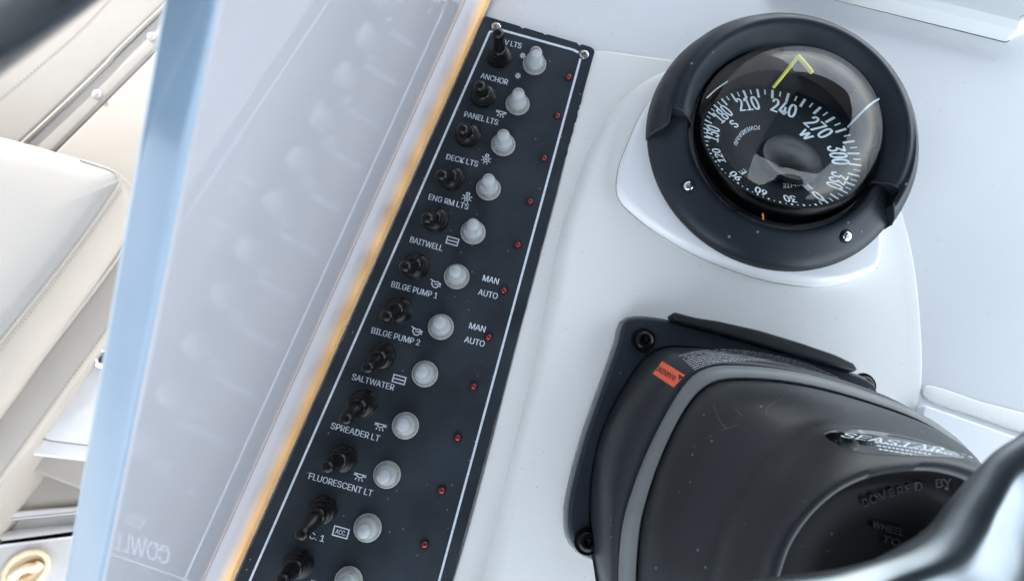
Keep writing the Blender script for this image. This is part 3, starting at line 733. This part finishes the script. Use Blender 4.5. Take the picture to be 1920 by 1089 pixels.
# tilt bar along the top of the plate
bar_px = [(1257, 590), (1262, 587), (1300, 597), (1345, 604), (1420, 621), (1500, 645), (1560, 666), (1594, 682), (1601, 693), (1597, 697), (1540, 682), (1460, 658), (1390, 637), (1330, 621), (1285, 608), (1262, 600)]
bar = [P(*p, 14)[:2] for p in bar_px]
add('top_rail', pad(bar, 8, 17.5, 1.0, 3), helm2, hl, label='raised black bar along the top edge of the mounting plate')
# labels
def on_any(x, y):
    h = SB(x, y); return h if h is not None else SP(x, y)
lab = [(1241.5, 676.5), (1284.5, 703), (1263, 726), (1223.5, 700)]
add('warning_label', subdiv_print(lab, on_any, 12, 6), redlab, hl, label='orange warning sticker')
on_any2 = lambda x, y: (lambda h: None if h is None else h - ray(x, y).normalized() * .12)(on_any(x, y))
wt = print_text('WARNING', (1269, 705.5), (1234, 684.5), 10.5, on_any2, .02, up=(-.50, .86))
tri = mesh2([on_any2(*p) for p in ((1282, 706.5), (1273, 701), (1272, 712))], [(0, 1, 2)])
add('lettering', join([wt, tri]), blackink, hl)
# rows of fine illegible print beside the sticker
tp = spline([(x, y, 0) for x, y in [(1272, 666), (1310, 657), (1360, 654), (1430, 661), (1510, 680), (1575, 708)]], 20, False)
bt = spline([(x, y, 0) for x, y in [(1303, 694), (1330, 684), (1375, 677), (1440, 678), (1515, 693), (1580, 722)]], 20, False)
fv, ff = [], []
for row in range(9):
    f = row / 8; s = 0.0
    while s < 98 - row * 2:
        wlen = random.uniform(1.2, 4.5); e_ = min(s + wlen, 99)
        def at_(t_, g): i = min(int(t_), len(tp) - 2); a_ = tp[i].lerp(tp[i + 1], t_ - i); b__ = bt[i].lerp(bt[i + 1], t_ - i); return a_.lerp(b__, g)
        g = .04 + f * .92; q = [at_(s, g - .022), at_(e_, g - .022), at_(e_, g + .022), at_(s, g + .022)]
        hs = [on_any(p.x, p.y) for p in q]
        if all(h is not None for h in hs): b = len(fv); fv += hs; ff.append((b, b + 1, b + 2, b + 3))
        s = e_ + random.uniform(.4, .8)
add('fine_print', mesh2(fv, ff), greyink, hl, kind='stuff')
# glossy badge above the hub
bd_t = spline([(x, y, 0) for x, y in [(1545, 812), (1565, 806), (1600, 805), (1650, 809), (1720, 823), (1780, 841), (1830, 858)]], 6, False)
bd_b = spline([(x, y, 0) for x, y in [(1545, 813), (1560, 828), (1600, 844), (1640, 851), (1700, 853), (1770, 856), (1830, 860)]], 6, False)
vs_, fs = [], []
for i, (a_, b__) in enumerate(zip(bd_t, bd_b)):
    for k in range(7): q = a_.lerp(b__, k / 6); vs_.append(ST(q.x, q.y))
for i in range(len(bd_t) - 1):
    for k in range(6): b = i * 7 + k; fs.append((b, b + 7, b + 8, b + 1))
add('badge', mesh2(vs_, fs), glossb, hl, label='glossy black name badge with white lettering')
ST2 = lambda x, y: (lambda h: None if h is None else h - ray(x, y).normalized() * .15)(ST(x, y))
ms = [print_text('SEASTAR', (1577, 818), (1770, 848), 9, ST2, .04, .35)]
for i in range(3):
    x = 1640 + i * 4; 
    for k in range(16):
        x1 = x + random.uniform(4, 9); y0 = 828 + i * 6 + (x - 1640) * .16; 
        if y0 < 851: ms.append(strokes([[(x, y0), (x1, y0 + (x1 - x) * .16)]], 2.4, ST2))
        x = x1 + 2.5
add('lettering', join(ms), cardink, hl)
# raised moulded lettering inside the hub
def thick(me, h):
    """extrude flat lettering along the view-facing normal so that it stands proud"""
    bm = bmesh.new(); bm.from_mesh(me); r = bmesh.ops.extrude_face_region(bm, geom=bm.faces[:])
    up = Vector((-.2, .1, 1)).normalized()
    bmesh.ops.translate(bm, verts=[g for g in r['geom'] if isinstance(g, bmesh.types.BMVert)], vec=up * h); bm.to_mesh(me); bm.free(); return me
for s, p0, p1, cap in (('C', (1619, 951), (1630, 947), 15), ('O', (1634, 945), (1647, 939), 15), ('V', (1650, 938), (1663, 933), 15), ('E', (1668, 932), (1677, 929), 15), ('R', (1683, 928), (1694, 925), 15), ('E', (1700, 924), (1708, 921.5), 15), ('D', (1715, 920), (1729, 917.5), 16),
                       ('BY', (1754, 914), (1784, 912), 16), ("U", (1806, 913), (1818, 915), 16), ('WHEEL', (1634, 987), (1692, 1004), 12), ('TO', (1652, 1014), (1686, 1024), 12)):
    me = print_text(s, p0, p1, cap, SH, .0)
    add('lettering', thick(me, .7), letterm, hl)
# hair scratches
sc_ms = []
for ln in ([(1338, 758), (1350, 790), (1362, 802)], [(1352, 806), (1384, 795)], [(1437, 778), (1440, 762), (1470, 744)], [(1378, 765), (1392, 780)], [(1146, 967), (1144, 984), (1150, 984)]):
    f_ = ST if ln[0][0] > 1200 else SB
    c_ = [(p.x, p.y) for p in spline([(x, y, 0) for x, y in ln], 5, False)]
    sc_ms.append(strokes([c_], .9, f_))
add('scratch', join(sc_ms), scratchm, hl, kind='stuff')

# ================================================================== STEERING WHEEL SPOKE (close to the lens)
wh = thing('chrome_steering_wheel', 'polished stainless steering wheel hub and spoke close to the lens in the lower right corner', 'steering wheel', P(1900, 1080, 150))
def c2(pts, z): return [P(x, y, z + 28) for x, y in spline2(pts)]
def spline2(pts): return [(p.x, p.y) for p in spline([(x, y, 0) for x, y in pts], 10, False)]
E0 = [(2120, 700), (1990, 760), (1925, 808), (1872, 852), (1838, 905), (1800, 958), (1752, 1000), (1680, 1036), (1590, 1062), (1480, 1076), (1390, 1096), (1280, 1150)]
def sh(pts, dx, dy): return [(x + dx, y + dy) for x, y in pts]
sp_loops = [c2(sh(E0, 16, 16), 150), c2(sh(E0, 2, 2), 156), c2(E0, 160), c2(sh(E0, 4, 5), 163.5)]
E1 = [(2160, 760), (2030, 850), (1985, 890), (1945, 925), (1905, 985), (1880, 1030), (1830, 1075), (1760, 1100), (1680, 1130), (1570, 1150), (1460, 1170), (1320, 1220)]
E2 = [(2210, 850), (2110, 930), (2060, 990), (2020, 1040), (1990, 1090), (1960, 1140), (1910, 1190), (1840, 1230), (1760, 1260), (1650, 1280), (1530, 1290), (1380, 1320)]
E3 = [(2300, 1000), (2200, 1100), (2150, 1200), (2110, 1260), (2070, 1310), (2030, 1360), (1990, 1400), (1920, 1440), (1840, 1470), (1740, 1480), (1620, 1480), (1450, 1480)]
sp_loops += [[a_.lerp(b__, .25) + Vector((0, 0, 1)) for a_, b__ in zip(sp_loops[3], c2(E1, 168))], [a_.lerp(b__, .6) + Vector((0, 0, 1.2)) for a_, b__ in zip(sp_loops[3], c2(E1, 168))], c2(E1, 167), c2(E2, 163), c2(E3, 170), [v + Vector((0, 0, -12)) for v in c2(E3, 170)]]
spm = loft(sp_loops, False, angle=None)
bm = bmesh.new(); bm.from_mesh(spm); bmesh.ops.subdivide_edges(bm, edges=bm.edges[:], cuts=1, use_grid_fill=True, smooth=.3)
bm.to_mesh(spm); bm.free()
from mathutils import noise as mn
for v in spm.vertices: v.co += Vector((.5, -.4, 1)) * (mn.noise(v.co * .022) * 5 + mn.noise(v.co * .06) * 1.6)
for p in spm.polygons: p.use_smooth = True
add('spoke', spm, chrome, wh)

# ================================================================== BLACK RAIL close to the lens, top left
def D(px, py, dist): return CAM + ray(px, py) * dist
rl = thing('grab_rail', 'black padded rail out of focus across the top left corner', 'rail', D(0, 0, 90))
path = spline([D(-465, 288, 92), D(-222, 88, 88), D(-47, -47, 86), D(158, -202, 88), D(418, -402, 92)], 8, False)
add('foam_sleeve', tube(path, 10.2, 28), railm, rl)

# ================================================================== COCKPIT SEATING beyond the wall
def outl(pxs, z, r=0): 
    q = [P(x, y, z)[:2] for x, y in pxs]; return round_poly(q, r) if r else q
bo = thing('coaming_bolster', 'cream vinyl coaming bolster with two snaps, behind the seat cushion', 'bolster', P(180, 120, -600))
ZB2 = -600
add('padded_panel', pad(outl([(-700, 780), (-700, -700), (960, -600), (322, -2), (46, 264), (-300, 560)], ZB2, [0, 0, 0, 10, 40, 0]), -760, ZB2, 8, 6, 5), vinyl, bo)
add('padded_panel', pad(outl([(326, 0), (960, -580), (980, -500), (332, 52), (102, 281), (-160, 545), (-290, 560), (48, 268)], ZB2 - 3, 0), -760, ZB2 - 3, 5, 5, 3), vinyl, bo)
add('padded_panel', pad(outl([(334, 54), (990, -498), (1400, 0), (900, 1200), (-160, 800), (-160, 549), (104, 283)], ZB2 - 4, 0), -760, ZB2 - 4, 5, 5, 3), vinyl, bo)
def cord(pxs, z, r, m, parent, name='piping', z1=None):
    pts = [P(x, y, z if z1 is None else z + (z1 - z) * i / (len(pxs) - 1)) for i, (x, y) in enumerate(pxs)]
    add(name, tube(spline(pts, 6, False), r, 8), m, parent)
cord([(960, -590), (324, -1), (183, 138), (46, 267), (-200, 490)], ZB2 - 3, 3.0, vinyl, bo)
cord([(960, -520), (332, 52), (215, 170), (102, 282), (-100, 480)], ZB2 - 5, 1.3, vinyl, bo)
for px in ((285, 70), (183, 178)):
    c = P(*px, ZB2 - 5); add('snap', lathe([(7.2, 0), (7, 2), (5.8, 3.6), (3.2, 4.6), (.3, 4.9)], c, seg=28), snapm, bo, loc=c)
def stitches(a_, b__, n, z0, w, gap, parent, z1=None, m=threadm, lift=.4):
    pts = spline([(*p, 0) for p in [a_] + ([b__] if isinstance(b__[0], (int, float)) else list(b__))], 20, False); z1 = z0 if z1 is None else z1
    vs_, fs = [], []; N = len(pts) - 1
    for i in range(n):
        s0 = i / n * N; s1 = (i + gap) / n * N
        def q(s, o_):
            k = min(int(s), N - 1); p = pts[k].lerp(pts[k + 1], s - k); d = (pts[k + 1] - pts[k]).normalized()
            return P(p.x - d.y * o_, p.y + d.x * o_, z0 + (z1 - z0) * s / N + lift)
        b = len(vs_); vs_ += [q(s0, -w), q(s1, -w), q(s1, w), q(s0, w)]; fs.append((b, b + 1, b + 2, b + 3))
    add('stitching', mesh2(vs_, fs), m, parent, kind='stuff')
stitches((207, -2), [(160, 48), (105, 98), (0, 186), (-40, 216)], 74, ZB2, 1.1, .5, bo)

sc = thing('seat_cushion', 'white vinyl seat cushion with double stitched edge and piping', 'cushion', P(60, 450, -560))
ZS = -520
top_ = [(-520, 200), (-200, 226), (0, 261), (110, 290), (196, 315), (216, 324), (223, 336), (220, 352), (160, 440), (70, 556), (-20, 665), (-200, 880), (-560, 1100)]
side_ = [(-540, 180), (-205, 216), (0, 259), (112, 289), (204, 318), (240, 342), (258, 370), (252, 420), (190, 516), (90, 652), (-10, 790), (-180, 1010), (-560, 1260)]
Lt = [P(x, y, ZS) for x, y in [(p.x, p.y) for p in spline([(x, y, 0) for x, y in top_], 8, False)]]
Lsd = [P(x, y, ZS - 30) for x, y in [(p.x, p.y) for p in spline([(x, y, 0) for x, y in side_], 8, False)]]
cenT = sum(Lt, Vector()) / len(Lt)
def mx_(A, B, t_, dz): return [a_.lerp(b__, t_) + Vector((0, 0, dz)) for a_, b__ in zip(A, B)]
cush = loft([mx_(Lt, [cenT] * len(Lt), .97, 6), mx_(Lt, [cenT] * len(Lt), .6, 6), mx_(Lt, [cenT] * len(Lt), .25, 5), mx_(Lt, [cenT] * len(Lt), .08, 3), mx_(Lt, [cenT] * len(Lt), .02, 1.2), Lt], True, True, False, None)
add('cushion_top', cush, vinyl2, sc)
add('cushion_side', loft([[v + Vector((0, 0, -.6)) for v in Lt], mx_(Lt, Lsd, .08, 1.2), mx_(Lt, Lsd, .3, 3.2), mx_(Lt, Lsd, .6, 4.5), mx_(Lt, Lsd, .88, 3), Lsd, [v + Vector((0, 0, -8)) for v in Lsd], [v + Vector((-6, 3, -20)) for v in Lsd]], True, angle=None), vinyl, sc)
edge_px = [(150, 300), (200, 316), (217, 325), (224, 338), (220, 354), (150, 452), (60, 568), (-40, 690)]
cord(edge_px, ZS + .5, 1.6, vinyl2, sc)
stitches((217, 353), [(150, 446), (60, 563), (-20, 662)], 62, ZS, 1.1, .5, sc, lift=2.6)
stitches((228, 356), [(160, 452), (72, 568), (-20, 684)], 62, ZS - 1, 1.5, .5, sc, lift=3.6)

# second, lower cushion between the seat and the hatch
lc2 = thing('lower_cushion', 'long cream vinyl cushion with a stitched edge, below the seat cushion', 'cushion', P(120, 640, -560))
zl = -557
add('cushion_pad', pad(outl([(262, 420), (226, 596), (120, 742), (52, 838), (-40, 960), (-300, 1300), (-800, 1300), (-500, 900), (0, 740)], zl, 0), -760, zl, 10, 6, 8), vinyl, lc2)
cord([(262, 422), (246, 446), (190, 524), (90, 655), (0, 775), (-160, 990)], zl + 3, 3.0, vinyl2, lc2)
cord([(240, 576), (219, 606), (120, 745), (50, 842), (-40, 968)], zl - 6, 2.2, vinyl2, lc2)
stitches((232, 572), [(206, 608), (106, 746), (36, 842), (-20, 920)], 84, zl, 1.1, .55, lc2, lift=.6)

# hatch with lid and ledge
ha = thing('deck_hatch', 'white gelcoat hatch lid with rounded corner and chrome knob, below the cream cushions', 'hatch', P(150, 760, -580))
zh = -576
add('hatch_frame', pad(outl([(400, 400), (250, 560), (30, 870), (52, 853), (176, 866), (420, 890)][:1] + [(-200, 830), (52, 853), (176, 866), (420, 892), (700, 600)], zh - 3, 0), zh - 184, zh - 3, 4, 4), deckm, ha)
add('hatch_lid', pad(outl([(420, 300), (200, 590), (84, 790), (80, 822), (172, 834), (420, 858), (560, 500)], zh, [0, 0, 0, 14, 0, 0, 0]), zh - 30, zh + 1, 1.6, 3), deckm, ha)
gapl = [(100, 764), (82.5, 792), (79, 815), (86, 824), (172, 835.2), (420, 860)]
add('lid_gap', strokes([spline2(gapl)], 1.8, on_plane(zh + 1.1)), seam, ha)
c = P(199, 671, zh); add('knob', lathe([(16, 0), (16.5, 3), (14, 8), (9, 10), (8, 7), (3, 6)], c, seg=32), screwc, ha, loc=c)
# recessed riser below the hatch and the stepped gunwale strip
ri = thing('seat_riser', 'cream moulded seat riser with stepped lip under the hatch', 'riser', P(80, 920, -650))
zr = -640
add('riser_panel', pad(outl([(-500, 780), (600, 850), (600, 912), (150, 948), (0, 961), (-500, 1005)], zr, 0), zr - 120, zr, 2, 2), vinyl, ri)
def strip(name, y0l, y0r, y1l, y1r, z, r, m): 
    def ex(yl, yr, x): return yl + (yr - yl) * x / 150
    add(name, pad(outl([(-500, ex(y0l, y0r, -500)), (600, ex(y0l, y0r, 600)), (600, ex(y1l, y1r, 600)), (-500, ex(y1l, y1r, -500))], z, 0), -760, z, r, 4), m, ri)
strip('upper_lip', 960, 948, 977, 962, zr + 8, 3, deckm)
strip('step_face', 977, 962, 999, 983, zr - 14, 2, deckm)
strip('lower_lip', 997, 982, 1027, 1007, zr + 4, 9, deckm)
# floor hatch with pull ring latch
fh = thing('floor_hatch', 'white deck panel with a yellowed oval flush latch in the lower left corner', 'hatch', P(50, 1067, -690))
zf = -643
add('deck_panel', pad(outl([(-600, 1100), (0, 1016), (150, 996), (700, 915), (700, 1500), (-600, 1500)], zf, 0), zf - 80, zf, 6, 4), deckm, fh)
def oval(cx, cy, a_, b__, ang, z, n=40):
    ca, sa = math.cos(ang), math.sin(ang); return [P(cx + a_ * math.cos(t_) * ca - b__ * math.sin(t_) * sa, cy + a_ * math.cos(t_) * sa + b__ * math.sin(t_) * ca, z) for t_ in [2 * math.pi * k / n for k in range(n)]]
A_ = -.55
lt = add('latch', loft([oval(48, 1068, 51, 35, A_, zf), oval(48, 1068, 50, 34, A_, zf + 5), oval(48, 1068, 46, 30, A_, zf + 7), oval(48, 1068, 40, 25, A_, zf + 6), oval(49, 1069, 37, 22, A_, zf + 1), oval(49, 1069, 34, 19, A_, zf - 4 + 4.5)], True, False, True, None), yellowg, fh)
add('recess', loft([oval(52, 1066, 30, 13, A_, zf + 1.2), oval(52, 1066, 20, 7, A_, zf + 1.0)], True, False, True, None), yellowd, lt)
add('pull_lever', tube(spline([P(22, 1082, zf + 5), P(36, 1070, zf + 9), P(52, 1064, zf + 10), P(66, 1064, zf + 9), P(76, 1056, zf + 5)], 6, False), [6, 6.5, 7, 7, 6.5] + [6] * 20, 12), yellowg, lt)
c = P(0, 1014, zr + 3); add('drain_hole', lathe([(3, 0), (3, 1.2), (2, 1.2)], c, seg=16), seam, ri, loc=c)


# ================================================================== SKY BLOCKER added overhead, unseen, to shade the helm and darken reflections
tt = thing('sky_blocker', 'unseen navy sheet on poles, added above the camera to block sky', 'blocker', (-200, -200, 1450))
add('blocker', pad([(-3000, -1900), (2100, -1900), (2100, 2300), (-3000, 2300)], 1450, 1456, 2, 2), blockerm, tt)
for x, y in ((-2900, 2200), (2000, 2200), (2000, -1800), (-2900, -1800)):
    add('blocker_pole', tube([(x, y, -760), (x, y, 1452)], 14, 12), screwc, tt)
# unseen gunwale beyond the cockpit, added to cut horizon light on the seats
add('gunwale', pad([(-1750, -2200), (-1500, -2200), (-1500, 2200), (-1750, 2200)], -859, -560, 30, 4), deckm, kind='structure')
